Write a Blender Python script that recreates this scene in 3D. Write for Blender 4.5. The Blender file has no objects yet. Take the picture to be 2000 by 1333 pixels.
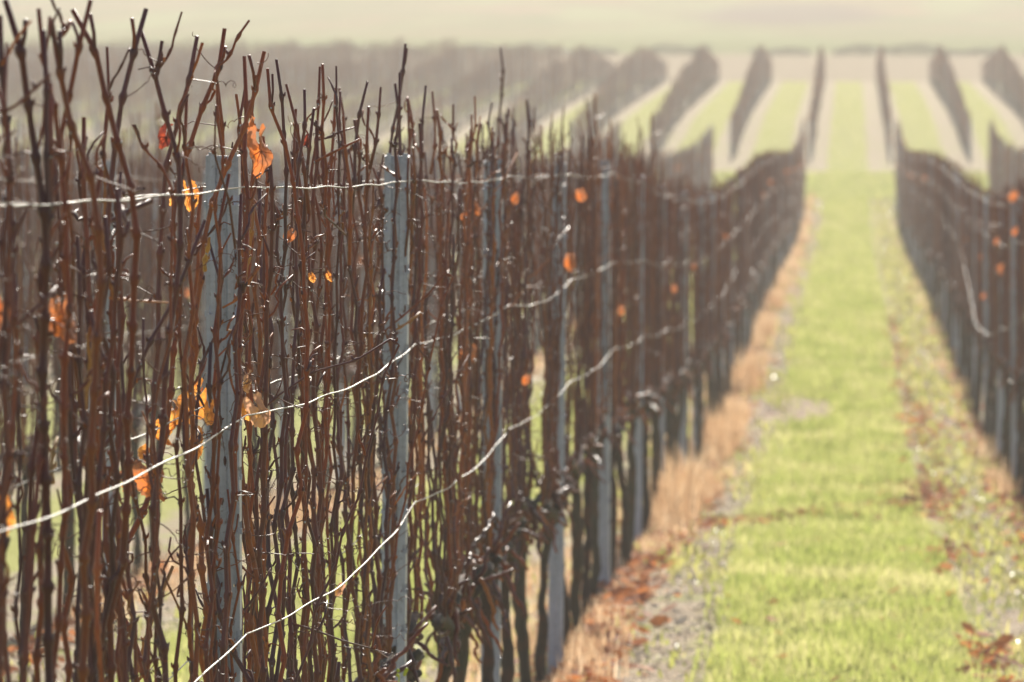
import bpy, math, random
import numpy as np
from mathutils import Vector, Matrix

# ------------------------------------------------------------------ camera, light, exposure
C = bpy.context.scene
COL = C.collection
F = 12000.0                       # focal length in pixels of the 2000 px wide photograph
CAM_Z = 1.85
PITCH = math.atan(841.5 / F)
YAW = math.atan(663.0 / F * math.cos(PITCH))
cd = bpy.data.cameras.new('camera'); cam = bpy.data.objects.new('camera', cd); COL.objects.link(cam)
C.camera = cam
cd.lens = 216.0; cd.sensor_width = 36.0; cd.clip_start = 0.1; cd.clip_end = 6000
cam.location = (0, 0, CAM_Z)
cam.rotation_euler = (math.radians(90) - PITCH, 0, YAW)
cd.dof.use_dof = True; cd.dof.focus_distance = 11.1; cd.dof.aperture_fstop = 11.3

SUN_EL, SUN_AZ = math.radians(28), math.radians(1)      # azimuth clockwise from +Y
W = bpy.data.worlds.new("World"); C.world = W; W.use_nodes = True
nt = W.node_tree
sky = nt.nodes.new('ShaderNodeTexSky'); sky.sky_type = 'NISHITA'; sky.sun_disc = False
sky.sun_elevation = SUN_EL; sky.sun_rotation = SUN_AZ; sky.dust_density = 2.0
bg = nt.nodes['Background']; bg.inputs[1].default_value = 0.062
nt.links.new(sky.outputs[0], bg.inputs[0])
sd = bpy.data.lights.new('sun', 'SUN'); sun = bpy.data.objects.new('sun', sd); COL.objects.link(sun)
sd.energy = 4.6; sd.angle = math.radians(0.55); sd.color = (1.0, 0.93, 0.82)
sv = Vector((math.sin(SUN_AZ) * math.cos(SUN_EL), math.cos(SUN_AZ) * math.cos(SUN_EL), math.sin(SUN_EL)))
sun.rotation_euler = sv.to_track_quat('Z', 'Y').to_euler(); sun.location = (0, 0, 30)
vs = C.view_settings
vs.view_transform = 'Standard'; vs.look = 'None'; vs.exposure = 1.3; vs.gamma = 1
C.render.engine = 'CYCLES'
C.cycles.max_bounces = 6; C.cycles.diffuse_bounces = 3; C.cycles.glossy_bounces = 3
C.cycles.transmission_bounces = 3; C.cycles.volume_bounces = 0; C.cycles.transparent_max_bounces = 6
C.cycles.use_denoising = True
C.cycles.sample_clamp_indirect = 4.0

RM = np.array(cam.rotation_euler.to_matrix())
def px2w(x, y, Y=None, X=None):
    """photo pixel -> point where its ray meets the plane Y = const (or X = const)"""
    d = RM @ np.array([x - 1000.0, 666.5 - y, -F])
    t = (Y / d[1]) if Y is not None else (X / d[0])
    return np.array([0, 0, CAM_Z]) + d * t

def px2w_x(X, Y):
    v = RM.T @ np.array([X, Y, -.9 - .04 * Y])
    return 1000 + F * v[0] / -v[2]

def far_h(y): return float(np.interp(y, [150, 162, 190, 216, 245], [1, .64, .78, 1.0, .42])) if y > 150 else 1.0

# ------------------------------------------------------------------ terrain profile
_D = np.array([-40, 0, 26, 34, 44, 56, 72, 82, 107, 126, 136, 145, 152, 167, 190, 214, 245, 290, 400, 500, 600, 800, 1500, 2600], float)
_Cc = np.array([1.85, 1.85, 1.87, 2.0, 2.12, 2.05, 1.88, 1.84, 1.80, 1.56, 1.22, 0.82, 0.48, -0.05, -1.18, -2.0, -3.0, -4.85, -8.2, -12.7, -18.2, -30.3, -66, -118], float)
def _pchip(x, y):
    h = np.diff(x); dl = np.diff(y) / h; m = np.zeros_like(y)
    m[0], m[-1] = dl[0], dl[-1]
    for i in range(1, len(x) - 1):
        if dl[i-1] * dl[i] > 0:
            w1, w2 = 2*h[i] + h[i-1], h[i] + 2*h[i-1]
            m[i] = (w1 + w2) / (w1 / dl[i-1] + w2 / dl[i])
    return m
_M = _pchip(_D, _Cc)
def G(Y):
    Y = np.asarray(Y, float)
    i = np.clip(np.searchsorted(_D, Y) - 1, 0, len(_D) - 2)
    h = _D[i+1] - _D[i]; t = (Y - _D[i]) / h
    c = ((1+2*t)*(1-t)**2)*_Cc[i] + t*(1-t)**2*h*_M[i] + t*t*(3-2*t)*_Cc[i+1] + t*t*(t-1)*h*_M[i+1]
    return CAM_Z - c - 0.04 * Y
ROWW = 2.1
Y_NEAR_END, Y_FAR0, Y_FAR1 = 141.0, 162.0, 245.0

# ------------------------------------------------------------------ mesh building
class MB:
    def __init__(s): s.v = []; s.f4 = []; s.f3 = []; s.m4 = []; s.m3 = []; s.n = 0
    def add(s, v, f4=None, f3=None, m=0):
        v = np.asarray(v, float).reshape(-1, 3)
        if f4 is not None and len(f4): s.f4.append(np.asarray(f4) + s.n); s.m4.append(np.full(len(f4), m) if np.isscalar(m) else m)
        if f3 is not None and len(f3): s.f3.append(np.asarray(f3) + s.n); s.m3.append(np.full(len(f3), m) if np.isscalar(m) else m)
        s.v.append(v); s.n += len(v)
    def arrays(s):
        v = np.concatenate(s.v) if s.v else np.zeros((0, 3))
        f4 = np.concatenate(s.f4) if s.f4 else np.zeros((0, 4), int)
        f3 = np.concatenate(s.f3) if s.f3 else np.zeros((0, 3), int)
        m4 = np.concatenate(s.m4) if s.m4 else np.zeros(0, int)
        m3 = np.concatenate(s.m3) if s.m3 else np.zeros(0, int)
        return v, f4, f3, m4, m3
    def mesh(s, name, mats, off=None, smooth=True):
        v, f4, f3, m4, m3 = s.arrays()
        if off is not None: v = v - np.asarray(off)
        me = bpy.data.meshes.new(name)
        me.vertices.add(len(v)); me.vertices.foreach_set('co', v.ravel().astype(np.float32))
        nl = len(f4) * 4 + len(f3) * 3
        me.loops.add(nl); me.loops.foreach_set('vertex_index', np.concatenate([f4.ravel(), f3.ravel()]).astype(np.int32))
        me.polygons.add(len(f4) + len(f3))
        st = np.concatenate([np.arange(len(f4)) * 4, len(f4) * 4 + np.arange(len(f3)) * 3])
        me.polygons.foreach_set('loop_start', st.astype(np.int32))
        me.polygons.foreach_set('material_index', np.concatenate([m4, m3]).astype(np.int32))
        me.polygons.foreach_set('use_smooth', np.full(len(st), smooth))
        for m in (mats if isinstance(mats, (list, tuple)) else [mats]): me.materials.append(m)
        me.update(calc_edges=True); me.validate()
        return me
    def obj(s, name, mats, parent=None, off=None, smooth=True):
        o = bpy.data.objects.new(name, s.mesh(name, mats, off, smooth)); COL.objects.link(o)
        if parent is not None: o.parent = parent
        return o

def link(name, me, parent=None, loc=(0, 0, 0)):
    o = bpy.data.objects.new(name, me); COL.objects.link(o); o.location = loc
    if parent is not None: o.parent = parent
    return o
def empty(name, loc):
    o = bpy.data.objects.new(name, None); COL.objects.link(o); o.location = loc; o.empty_display_size = .1
    return o
def tag(o, label=None, cat=None, group=None, kind=None):
    if label: o['label'] = label
    if cat: o['category'] = cat
    if group: o['group'] = group
    if kind: o['kind'] = kind
    return o

def tube(mb, pts, rad, sides=6, m=0, ell=None, cap=True):
    """tube through pts with a radius per point; ell = (ratio, twist per ring) makes a twisted strand"""
    p = np.asarray(pts, float); n = len(p); r = np.broadcast_to(np.asarray(rad, float), (n,))
    t = np.gradient(p, axis=0); t /= np.linalg.norm(t, axis=1)[:, None] + 1e-12
    ref = np.array([1.0, 0.13, 0.07]) if abs(t[0][0]) < .8 else np.array([0.07, 0.1, 1.0])
    u = np.zeros((n, 3)); a = ref - t[0] * ref.dot(t[0]); a /= np.linalg.norm(a); u[0] = a
    for i in range(1, n):
        a = a - t[i] * a.dot(t[i]); a /= np.linalg.norm(a) + 1e-12; u[i] = a
    w = np.cross(t, u)
    th = np.arange(sides) * 2 * math.pi / sides
    if ell:
        ph = np.arange(n) * ell[1]
        rr = 1 + (ell[0] - 1) * np.abs(np.cos(th[None, :] + ph[:, None]))
    else: rr = np.ones((n, sides))
    v = p[:, None, :] + (r[:, None] * rr)[:, :, None] * (np.cos(th)[None, :, None] * u[:, None, :] + np.sin(th)[None, :, None] * w[:, None, :])
    i, j = np.meshgrid(np.arange(n - 1), np.arange(sides), indexing='ij'); i = i.ravel(); j = j.ravel(); j2 = (j + 1) % sides
    f = np.stack([i*sides + j, i*sides + j2, (i+1)*sides + j2, (i+1)*sides + j], 1)
    vv = v.reshape(-1, 3); f3 = None
    if cap:
        vv = np.concatenate([vv, p[:1], p[-1:]]); k = np.arange(sides); k2 = (k + 1) % sides; a0 = n * sides
        f3 = np.concatenate([np.stack([k2, k, np.full(sides, a0)], 1), np.stack([(n-1)*sides + k, (n-1)*sides + k2, np.full(sides, a0 + 1)], 1)])
    mb.add(vv, f, f3, m)

def ball(mb, c, r, m=0, seg=6, rings=4):
    v = [[0, 0, r]]
    for i in range(1, rings):
        a = math.pi * i / rings
        for j in range(seg):
            b = 2 * math.pi * j / seg
            v.append([r*math.sin(a)*math.cos(b), r*math.sin(a)*math.sin(b), r*math.cos(a)])
    v.append([0, 0, -r]); f3 = []; f4 = []
    for j in range(seg):
        f3.append([0, 1 + j, 1 + (j+1) % seg])
        e = 1 + (rings - 2) * seg; f3.append([len(v)-1, e + (j+1) % seg, e + j])
    for i in range(rings - 2):
        for j in range(seg):
            a = 1 + i*seg + j; b = 1 + i*seg + (j+1) % seg
            f4.append([a, a + seg, b + seg, b])
    mb.add(np.array(v) * np.array([1, 1, 1.15]) + np.asarray(c), f4, f3, m)

def boxes(mb, x0, x1, y0, y1, z0, z1, m=0):
    v = np.array([[x, y, z] for z in (z0, z1) for y in (y0, y1) for x in (x0, x1)], float)
    mb.add(v, [[0,2,3,1],[4,5,7,6],[0,1,5,4],[2,6,7,3],[0,4,6,2],[1,3,7,5]], None, m)

# ------------------------------------------------------------------ materials
def mat(name):
    m = bpy.data.materials.new(name); m.use_nodes = True; nt = m.node_tree
    b = nt.nodes['Principled BSDF']
    return m, nt, b, nt.nodes['Material Output']
def N(nt, t, **k):
    n = nt.nodes.new(t)
    for a, v in k.items():
        if a.startswith('i_'):
            key = a[2:]; key = int(key) if key.isdigit() else key.replace('_', ' ')
            n.inputs[key].default_value = v
        else: setattr(n, a, v)
    return n
def ramp(nt, fac, stops, interp='LINEAR'):
    r = nt.nodes.new('ShaderNodeValToRGB'); r.color_ramp.interpolation = interp
    el = r.color_ramp.elements
    while len(el) > 1: el.remove(el[0])
    el[0].position = stops[0][0]; el[0].color = (*stops[0][1], 1)
    for p, c in stops[1:]:
        e = el.new(p); e.color = (*c, 1)
    nt.links.new(fac, r.inputs[0]); return r.outputs[0]
def noise(nt, scale, detail=3, rough=.46, vec=None, dist=0):
    n = N(nt, 'ShaderNodeTexNoise'); n.inputs['Scale'].default_value = scale; n.inputs['Detail'].default_value = detail
    n.inputs['Roughness'].default_value = rough; n.inputs['Distortion'].default_value = dist
    if vec is not None: nt.links.new(vec, n.inputs['Vector'])
    return n.outputs[0]
def math_(nt, op, a, b=None, clamp=False):
    n = N(nt, 'ShaderNodeMath', operation=op); n.use_clamp = clamp
    for i, x in enumerate((a, b)):
        if x is None: continue
        if isinstance(x, (int, float)): n.inputs[i].default_value = x
        else: nt.links.new(x, n.inputs[i])
    return n.outputs[0]
def mixc(nt, f, a, b, mode='MIX'):
    n = N(nt, 'ShaderNodeMix', data_type='RGBA', blend_type=mode)
    for s, x in ((0, f), (6, a), (7, b)):
        if isinstance(x, (int, float)): n.inputs[s].default_value = x
        elif isinstance(x, tuple): n.inputs[s].default_value = (*x, 1)
        else: nt.links.new(x, n.inputs[s])
    return n.outputs[2]
def bump(nt, h, strength, dist, b):
    n = N(nt, 'ShaderNodeBump'); n.inputs['Strength'].default_value = strength; n.inputs['Distance'].default_value = dist
    nt.links.new(h, n.inputs['Height']); nt.links.new(n.outputs[0], b.inputs['Normal'])

def bark_mat(name, stops, rough=.46, nscale=60, b2=.25, dark=(.03, .014, .012), glow=.22):
    m, nt, b, out = mat(name)
    geo = N(nt, 'ShaderNodeNewGeometry'); tc = N(nt, 'ShaderNodeTexCoord')
    oi = N(nt, 'ShaderNodeObjectInfo')
    rnd = math_(nt, 'FRACT', math_(nt, 'ADD', geo.outputs['Random Per Island'], oi.outputs['Random']))
    base = ramp(nt, rnd, stops)
    mp = N(nt, 'ShaderNodeMapping'); mp.inputs['Scale'].default_value = (1, 1, .12); nt.links.new(tc.outputs['Object'], mp.inputs[0])
    n1 = noise(nt, nscale * 6, 4, .6, mp.outputs[0]); n2 = noise(nt, 9, 3, .6, tc.outputs['Object'])
    c = mixc(nt, math_(nt, 'MULTIPLY', ramp(nt, n1, [(.42, (0,0,0)), (.68, (1,1,1))]), .6), base, dark)
    c = mixc(nt, ramp(nt, n2, [(.5, (0,0,0)), (.78, (.5,.5,.5))]), c, (.21, .055, .015))
    nt.links.new(c, b.inputs['Base Color'])
    b.inputs['Roughness'].default_value = rough; b.inputs['Specular IOR Level'].default_value = .42
    bump(nt, n1, b2, .001, b)
    if glow:
        tr = N(nt, 'ShaderNodeBsdfTranslucent'); nt.links.new(mixc(nt, .55, c, (.62, .15, .035)), tr.inputs[0])
        mx = N(nt, 'ShaderNodeMixShader'); mx.inputs[0].default_value = glow
        nt.links.new(b.outputs[0], mx.inputs[1]); nt.links.new(tr.outputs[0], mx.inputs[2]); nt.links.new(mx.outputs[0], out.inputs[0])
    return m
CANE_STOPS = [(0, (.06, .024, .026)), (.14, (.08, .042, .055)), (.28, (.12, .03, .016)), (.5, (.28, .066, .018)), (.64, (.06, .020, .02)), (.76, (.09, .048, .065)), (.86, (.30, .08, .02)), (.92, (.48, .16, .035)), (.955, (.16, .04, .015)), (.975, (.32, .13, .03)), (1, (.12, .03, .015))]
M_CANE = bark_mat('cane_bark', CANE_STOPS)
M_OCHRE = bark_mat('dry_ochre_bark', [(0, (.42, .2, .05)), (.5, (.5, .3, .07)), (1, (.36, .12, .03))], dark=(.16, .06, .02))
M_TENDRIL = bark_mat('tendril_bark', [(0, (.05, .022, .018)), (.6, (.10, .04, .025)), (1, (.18, .08, .04))], rough=.5)
M_TRUNK = bark_mat('trunk_bark', [(0, (.045, .037, .03)), (.5, (.065, .062, .042)), (1, (.042, .03, .025))], rough=.95, nscale=8, b2=1.0, dark=(.022, .017, .014), glow=0)
m, nt, b, out = mat('dew')
b.inputs['Base Color'].default_value = (.35, .33, .32, 1); b.inputs['Roughness'].default_value = .13; b.inputs['Specular IOR Level'].default_value = 1; b.inputs['Metallic'].default_value = .35
M_DEW = m

m, nt, b, out = mat('galvanised_steel')
tc = N(nt, 'ShaderNodeTexCoord'); vo = N(nt, 'ShaderNodeTexVoronoi'); vo.inputs['Scale'].default_value = 110
nt.links.new(tc.outputs['Object'], vo.inputs['Vector'])
n1 = noise(nt, 14, 4, .6, tc.outputs['Object']); n2 = noise(nt, 90, 3, .6, tc.outputs['Object'])
c = ramp(nt, math_(nt, 'ADD', math_(nt, 'MULTIPLY', n1, .7), math_(nt, 'MULTIPLY', N(nt, 'ShaderNodeSeparateColor').outputs[0], 0)), [(.2, (.24, .265, .33)), (.5, (.40, .43, .52))])
sp = N(nt, 'ShaderNodeSeparateColor'); nt.links.new(vo.outputs['Color'], sp.inputs[0])
c = mixc(nt, math_(nt, 'MULTIPLY', sp.outputs[0], .55), c, (.43, .47, .57))
mps = N(nt, 'ShaderNodeMapping'); mps.inputs['Scale'].default_value = (60, 60, 2.2); nt.links.new(tc.outputs['Object'], mps.inputs[0])
n3 = noise(nt, 1.0, 4, .7, mps.outputs[0])
c = mixc(nt, ramp(nt, n3, [(.5, (0,0,0)), (.72, (.65,.65,.65))]), c, (.17, .17, .18))
c = mixc(nt, ramp(nt, n2, [(.60, (0,0,0)), (.72, (.7,.7,.7))]), c, (.15, .13, .11))
nt.links.new(c, b.inputs['Base Color']); b.inputs['Metallic'].default_value = .3; b.inputs['Roughness'].default_value = .5
bump(nt, n2, .25, .001, b)
M_STEEL = m
m, nt, b, out = mat('wire_steel')
b.inputs['Base Color'].default_value = (.20, .195, .19, 1); b.inputs['Metallic'].default_value = .6; b.inputs['Roughness'].default_value = .48
M_WIRE = m

def leafy(name, c1, c2, c3, trans=.5, tcol=None, rough=.5, scale=40, island=False, spec=.4):
    m, nt, b, out = mat(name)
    tc = N(nt, 'ShaderNodeTexCoord'); geo = N(nt, 'ShaderNodeNewGeometry')
    if island:
        f = math_(nt, 'ADD', math_(nt, 'MULTIPLY', geo.outputs['Random Per Island'], .45), math_(nt, 'MULTIPLY', math_(nt, 'SUBTRACT', noise(nt, 1.5, 5, .7, geo.outputs['Position']), .37), 2.1), True)
    else: f = noise(nt, scale, 4, .65, tc.outputs['Object'])
    c = ramp(nt, f, [(.0 if island else .3, c1), (.5, c2), (1 if island else .72, c3)])
    nt.links.new(c, b.inputs['Base Color']); b.inputs['Roughness'].default_value = rough; b.inputs['Specular IOR Level'].default_value = spec
    tr = N(nt, 'ShaderNodeBsdfTranslucent')
    tcx = mixc(nt, 1.0, c, tcol or (1, 1, 1), 'MULTIPLY'); nt.links.new(tcx, tr.inputs[0])
    mx = N(nt, 'ShaderNodeMixShader'); mx.inputs[0].default_value = trans
    nt.links.new(b.outputs[0], mx.inputs[1]); nt.links.new(tr.outputs[0], mx.inputs[2]); nt.links.new(mx.outputs[0], out.inputs[0])
    return m
M_LEAF = leafy('withered_leaf_orange', (.26, .13, .085), (.46, .17, .07), (.78, .21, .03), .42, scale=34)
M_LEAFY = leafy('withered_leaf_yellow', (.46, .15, .05), (.78, .30, .05), (.88, .46, .12), .52, scale=45)
M_LEAFR = leafy('withered_leaf_dark', (.06, .015, .015), (.16, .03, .02), (.42, .07, .03), .45, scale=55)
M_LEAFP = leafy('withered_leaf_pale', (.42, .22, .14), (.6, .33, .2), (.8, .42, .12), .5, scale=50)
M_FALL = leafy('fallen_leaf', (.20, .09, .06), (.42, .18, .09), (.72, .27, .08), .35, island=True, rough=.8, spec=.15)
M_GRASS = leafy('grass_blade', (.21, .275, .055), (.37, .395, .12), (.60, .54, .29), .57, island=True, rough=.35, spec=.5)
M_DRY = leafy('dry_grass_blade', (.30, .14, .07), (.56, .37, .21), (.82, .66, .46), .5, island=True)
M_STRAW = leafy('straw', (.38, .30, .21), (.58, .48, .36), (.72, .64, .50), .43, island=True, rough=.8, spec=.15)
M_WEED = leafy('weed_leaf', (.26, .30, .07), (.42, .42, .12), (.58, .50, .24), .5, island=True, rough=.35)
M_SPROUT = leafy('sprout_green', (.3, .4, .04), (.5, .55, .06), (.6, .6, .1), .5)
M_HEDGE = leafy('hedge_leaf', (.05, .06, .035), (.08, .09, .05), (.12, .10, .07), .3, island=True)
m, nt, b, out = mat('gravel_stone')
geo = N(nt, 'ShaderNodeNewGeometry')
nt.links.new(ramp(nt, geo.outputs['Random Per Island'], [(0, (.26, .19, .13)), (.5, (.48, .39, .28)), (1, (.68, .6, .46))]), b.inputs['Base Color'])
b.inputs['Roughness'].default_value = .65
M_STONE = m

# ground: grass lane in the middle of each aisle, stony soil strips beside the rows
m, nt, b, out = mat('vineyard_ground')
geo = N(nt, 'ShaderNodeNewGeometry'); sx = N(nt, 'ShaderNodeSeparateXYZ'); nt.links.new(geo.outputs['Position'], sx.inputs[0])
PX, PY = sx.outputs[0], sx.outputs[1]; pos = geo.outputs['Position']
def step(v, a, b_):
    r = N(nt, 'ShaderNodeMapRange', interpolation_type='SMOOTHSTEP'); nt.links.new(v, r.inputs[0])
    r.inputs[1].default_value = a; r.inputs[2].default_value = b_; return r.outputs[0]
wob = math_(nt, 'MULTIPLY', math_(nt, 'SUBTRACT', noise(nt, .9, 4, .6, pos), .5), .55)
xw = math_(nt, 'SUBTRACT', math_(nt, 'ADD', PX, wob), math_(nt, 'MULTIPLY', step(PY, 32, 20), .09))
lat = math_(nt, 'ABSOLUTE', math_(nt, 'SUBTRACT', math_(nt, 'MODULO', math_(nt, 'ADD', xw, 210 + 1.05 + .07), 2.1), 1.05))
lane = N(nt, 'ShaderNodeMapRange', interpolation_type='SMOOTHSTEP'); nt.links.new(lat, lane.inputs[0])
lane.inputs[1].default_value = .60; lane.inputs[2].default_value = .44; lane.inputs[3].default_value = 0; lane.inputs[4].default_value = 1
nA = noise(nt, 5, 5, .65, pos); nB = noise(nt, .6, 3, .5, pos); nC = noise(nt, 45, 4, .7, pos); nD = noise(nt, 2.2, 4, .6, pos)
grass = ramp(nt, nA, [(.3, (.17, .19, .03)), (.5, (.26, .27, .055)), (.7, (.36, .34, .12))])
grass = mixc(nt, math_(nt, 'MULTIPLY', nB, .5), grass, (.34, .34, .12))
soil = ramp(nt, nC, [(.3, (.17, .13, .095)), (.5, (.33, .265, .19)), (.7, (.48, .40, .30))])
soil = mixc(nt, ramp(nt, nD, [(.5, (0,0,0)), (.62, (.75,.75,.75))]), soil, (.27, .29, .09))
soil = mixc(nt, ramp(nt, noise(nt, 3.1, 3, .6, pos), [(.58, (0,0,0)), (.7, (.7,.7,.7))]), soil, (.26, .14, .10))
col = mixc(nt, lane.outputs[0], soil, grass)
def step(v, a, b_):
    r = N(nt, 'ShaderNodeMapRange', interpolation_type='SMOOTHSTEP'); nt.links.new(v, r.inputs[0])
    r.inputs[1].default_value = a; r.inputs[2].default_value = b_; return r.outputs[0]
col = mixc(nt, math_(nt, 'MULTIPLY', step(PY, 141, 143.5), step(PY, 153.5, 151.5)), col, mixc(nt, nD, (.17, .20, .035), (.22, .23, .06)))
ex = math_(nt, 'DIVIDE', math_(nt, 'ADD', PX, .52), .42); ey = math_(nt, 'DIVIDE', math_(nt, 'SUBTRACT', PY, 50.3), 2.7)
er = math_(nt, 'ADD', math_(nt, 'ADD', math_(nt, 'MULTIPLY', ex, ex), math_(nt, 'MULTIPLY', ey, ey)), math_(nt, 'MULTIPLY', math_(nt, 'SUBTRACT', nA, .5), 1.2))
col = mixc(nt, step(er, 1.1, .7), col, mixc(nt, nC, (.24, .17, .14), (.40, .30, .25)))
beige = mixc(nt, nD, (.19, .15, .09), (.24, .185, .11))
field = ramp(nt, noise(nt, .035, 5, .7, pos), [(.38, (.19, .12, .045)), (.5, (.07, .11, .01)), (.6, (.19, .12, .05))])
mpf = N(nt, 'ShaderNodeMapping'); mpf.inputs['Scale'].default_value = (.11, .012, 1); nt.links.new(pos, mpf.inputs[0])
field = mixc(nt, ramp(nt, noise(nt, 1.0, 3, .5, mpf.outputs[0]), [(.5, (0,0,0)), (.62, (1,1,1))]), field, (.15, .19, .05))
# a fallow, mauve-brown patch up the field
px_ = math_(nt, 'DIVIDE', math_(nt, 'ADD', PX, 4.5), 7.5); py_ = math_(nt, 'DIVIDE', math_(nt, 'SUBTRACT', PY, 455), 38)
rr = math_(nt, 'ADD', math_(nt, 'ADD', math_(nt, 'MULTIPLY', px_, px_), math_(nt, 'MULTIPLY', py_, py_)), math_(nt, 'MULTIPLY', math_(nt, 'SUBTRACT', noise(nt, .2, 3, .6, pos), .5), 1.6))
field = mixc(nt, math_(nt, 'MULTIPLY', step(PY, 420, 320), .8), field, (.085, .125, .01))
field = mixc(nt, math_(nt, 'MULTIPLY', step(rr, 1.3, .3), .8), field, (.035, .012, .016))
col = mixc(nt, step(PY, 243, 246), col, beige)
col = mixc(nt, step(PY, 280, 300), col, field)
nt.links.new(col, b.inputs['Base Color']); b.inputs['Roughness'].default_value = 1; b.inputs['Specular IOR Level'].default_value = .08
bump(nt, nC, .8, .03, b)
M_GROUND = m

# ------------------------------------------------------------------ ground
rng = np.random.default_rng(7)
ys = np.concatenate([np.arange(-30, 60, .5), np.arange(60, 170, 1.0), np.arange(170, 300, 2.5), np.arange(300, 900, 15), np.arange(900, 2400, 75)])
xs = np.concatenate([np.arange(-900, -60, 60), np.arange(-60, -8, 2), np.arange(-8, 5, .175), np.arange(5, 30, 1), np.arange(60, 901, 60)])
XX, YY = np.meshgrid(xs, ys, indexing='ij')
ZZ = G(YY) + 0.012 * np.sin(XX * 9.1 + YY * 2.3) * np.cos(YY * 3.7) * (np.abs(XX) < 9)
mb = MB(); nx, ny = XX.shape
i, j = np.meshgrid(np.arange(nx - 1), np.arange(ny - 1), indexing='ij'); i = i.ravel(); j = j.ravel()
mb.add(np.stack([XX.ravel(), YY.ravel(), ZZ.ravel()], 1), np.stack([i*ny + j, (i+1)*ny + j, (i+1)*ny + j + 1, i*ny + j + 1], 1))
tag(mb.obj('ground', M_GROUND), 'sloping vineyard ground with grassed lanes and stony strips between the rows', 'ground', kind='structure')

# ------------------------------------------------------------------ scattered ground cover
def blades(n, X, Y, hgt, wid, lean, rng, m=0, bend=.5):
    """n two-quad grass blades; arrays in, arrays (verts, quads) out"""
    a = rng.uniform(0, 2*math.pi, n); dx, dy = np.cos(a), np.sin(a)
    wx, wy = -dy * wid / 2, dx * wid / 2
    z0 = G(Y) - .004; L = lean
    b0 = np.stack([X - wx, Y - wy, z0], 1); b1 = np.stack([X + wx, Y + wy, z0], 1)
    mx, my = X + dx * L * .35, Y + dy * L * .35
    m0 = np.stack([mx - wx*.8, my - wy*.8, z0 + hgt*.6], 1); m1 = np.stack([mx + wx*.8, my + wy*.8, z0 + hgt*.6], 1)
    tx, ty = X + dx * L, Y + dy * L
    t0 = np.stack([tx - wx*.15, ty - wy*.15, z0 + hgt], 1); t1 = np.stack([tx + wx*.15, ty + wy*.15, z0 + hgt], 1)
    v = np.stack([b0, b1, m1, m0, t1, t0], 1).reshape(-1, 3)
    k = np.arange(n)[:, None] * 6
    f = np.concatenate([k + np.array([[0, 1, 2, 3]]), k + np.array([[3, 2, 4, 5]])])
    return v, f
_vn = np.random.default_rng(31).random((256, 256))
def vnoise(x, y):
    xi, yi = np.floor(x).astype(int), np.floor(y).astype(int); fx, fy = x - xi, y - yi; fx = fx*fx*(3-2*fx); fy = fy*fy*(3-2*fy)
    g = lambda a, b: _vn[a % 256, b % 256]
    return (g(xi, yi)*(1-fx) + g(xi+1, yi)*fx)*(1-fy) + (g(xi, yi+1)*(1-fx) + g(xi+1, yi+1)*fx)*fy
def ysamp(n, a, b, rng, p=1.0):
    """distances weighted towards the camera (density ~ 1/Y)"""
    return a * (b / a) ** rng.random(n)

mb = MB()
for c, n, y0 in ((0, 95000, 17), (-2.1, 26000, 20), (2.1, 14000, 34)):
    Y = ysamp(n, y0, 141, rng); s = np.sqrt(Y / 20)
    X = c - .08 + rng.normal(0, .27, n).clip(-.55, .6)
    X = np.where(rng.random(n) < .7, c - .08 + rng.uniform(-.5, .5, n), X)
    X = X + .09 * np.clip((32 - Y) / 12, 0, 1)
    pat = .5 * vnoise(X * 2.2, Y * 1.3) + .5 * vnoise(X * 7 + 9, Y * 4)
    kp = (rng.random(n) < (.25 + 1.5 * pat)) & ((((X + .52) / .40) ** 2 + ((Y - 50.3) / 2.6) ** 2 > 1) | (rng.random(n) < .08)); X, Y, s, pat = X[kp], Y[kp], s[kp], pat[kp]; n = len(X)
    mb.add(*blades(n, X, Y, rng.uniform(.02, .055, n) * s * (.35 + 1.5 * pat), rng.uniform(.003, .006, n) * s * 1.4, rng.uniform(.005, .035, n) * s, rng))
n = 42000; Y = rng.uniform(141, 154, n); X = rng.uniform(-14, 5, n)
mb.add(*blades(n, X, Y, rng.uniform(.04, .09, n), rng.uniform(.015, .03, n), rng.uniform(.01, .06, n), rng))
for k in range(-17, 5):
    n = 3200; Y = rng.uniform(Y_FAR0 - 20 if k > -4 else Y_FAR0, Y_FAR1 - 1, n)
    X = k * ROWW - .08 + rng.uniform(-.5, .5, n)
    mb.add(*blades(n, X, Y, rng.uniform(.04, .1, n), rng.uniform(.01, .022, n), rng.uniform(.01, .06, n), rng))
tag(mb.obj('grass', M_GRASS), 'short sunlit green grass growing along the lanes between vine rows', 'grass', kind='stuff')

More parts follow.
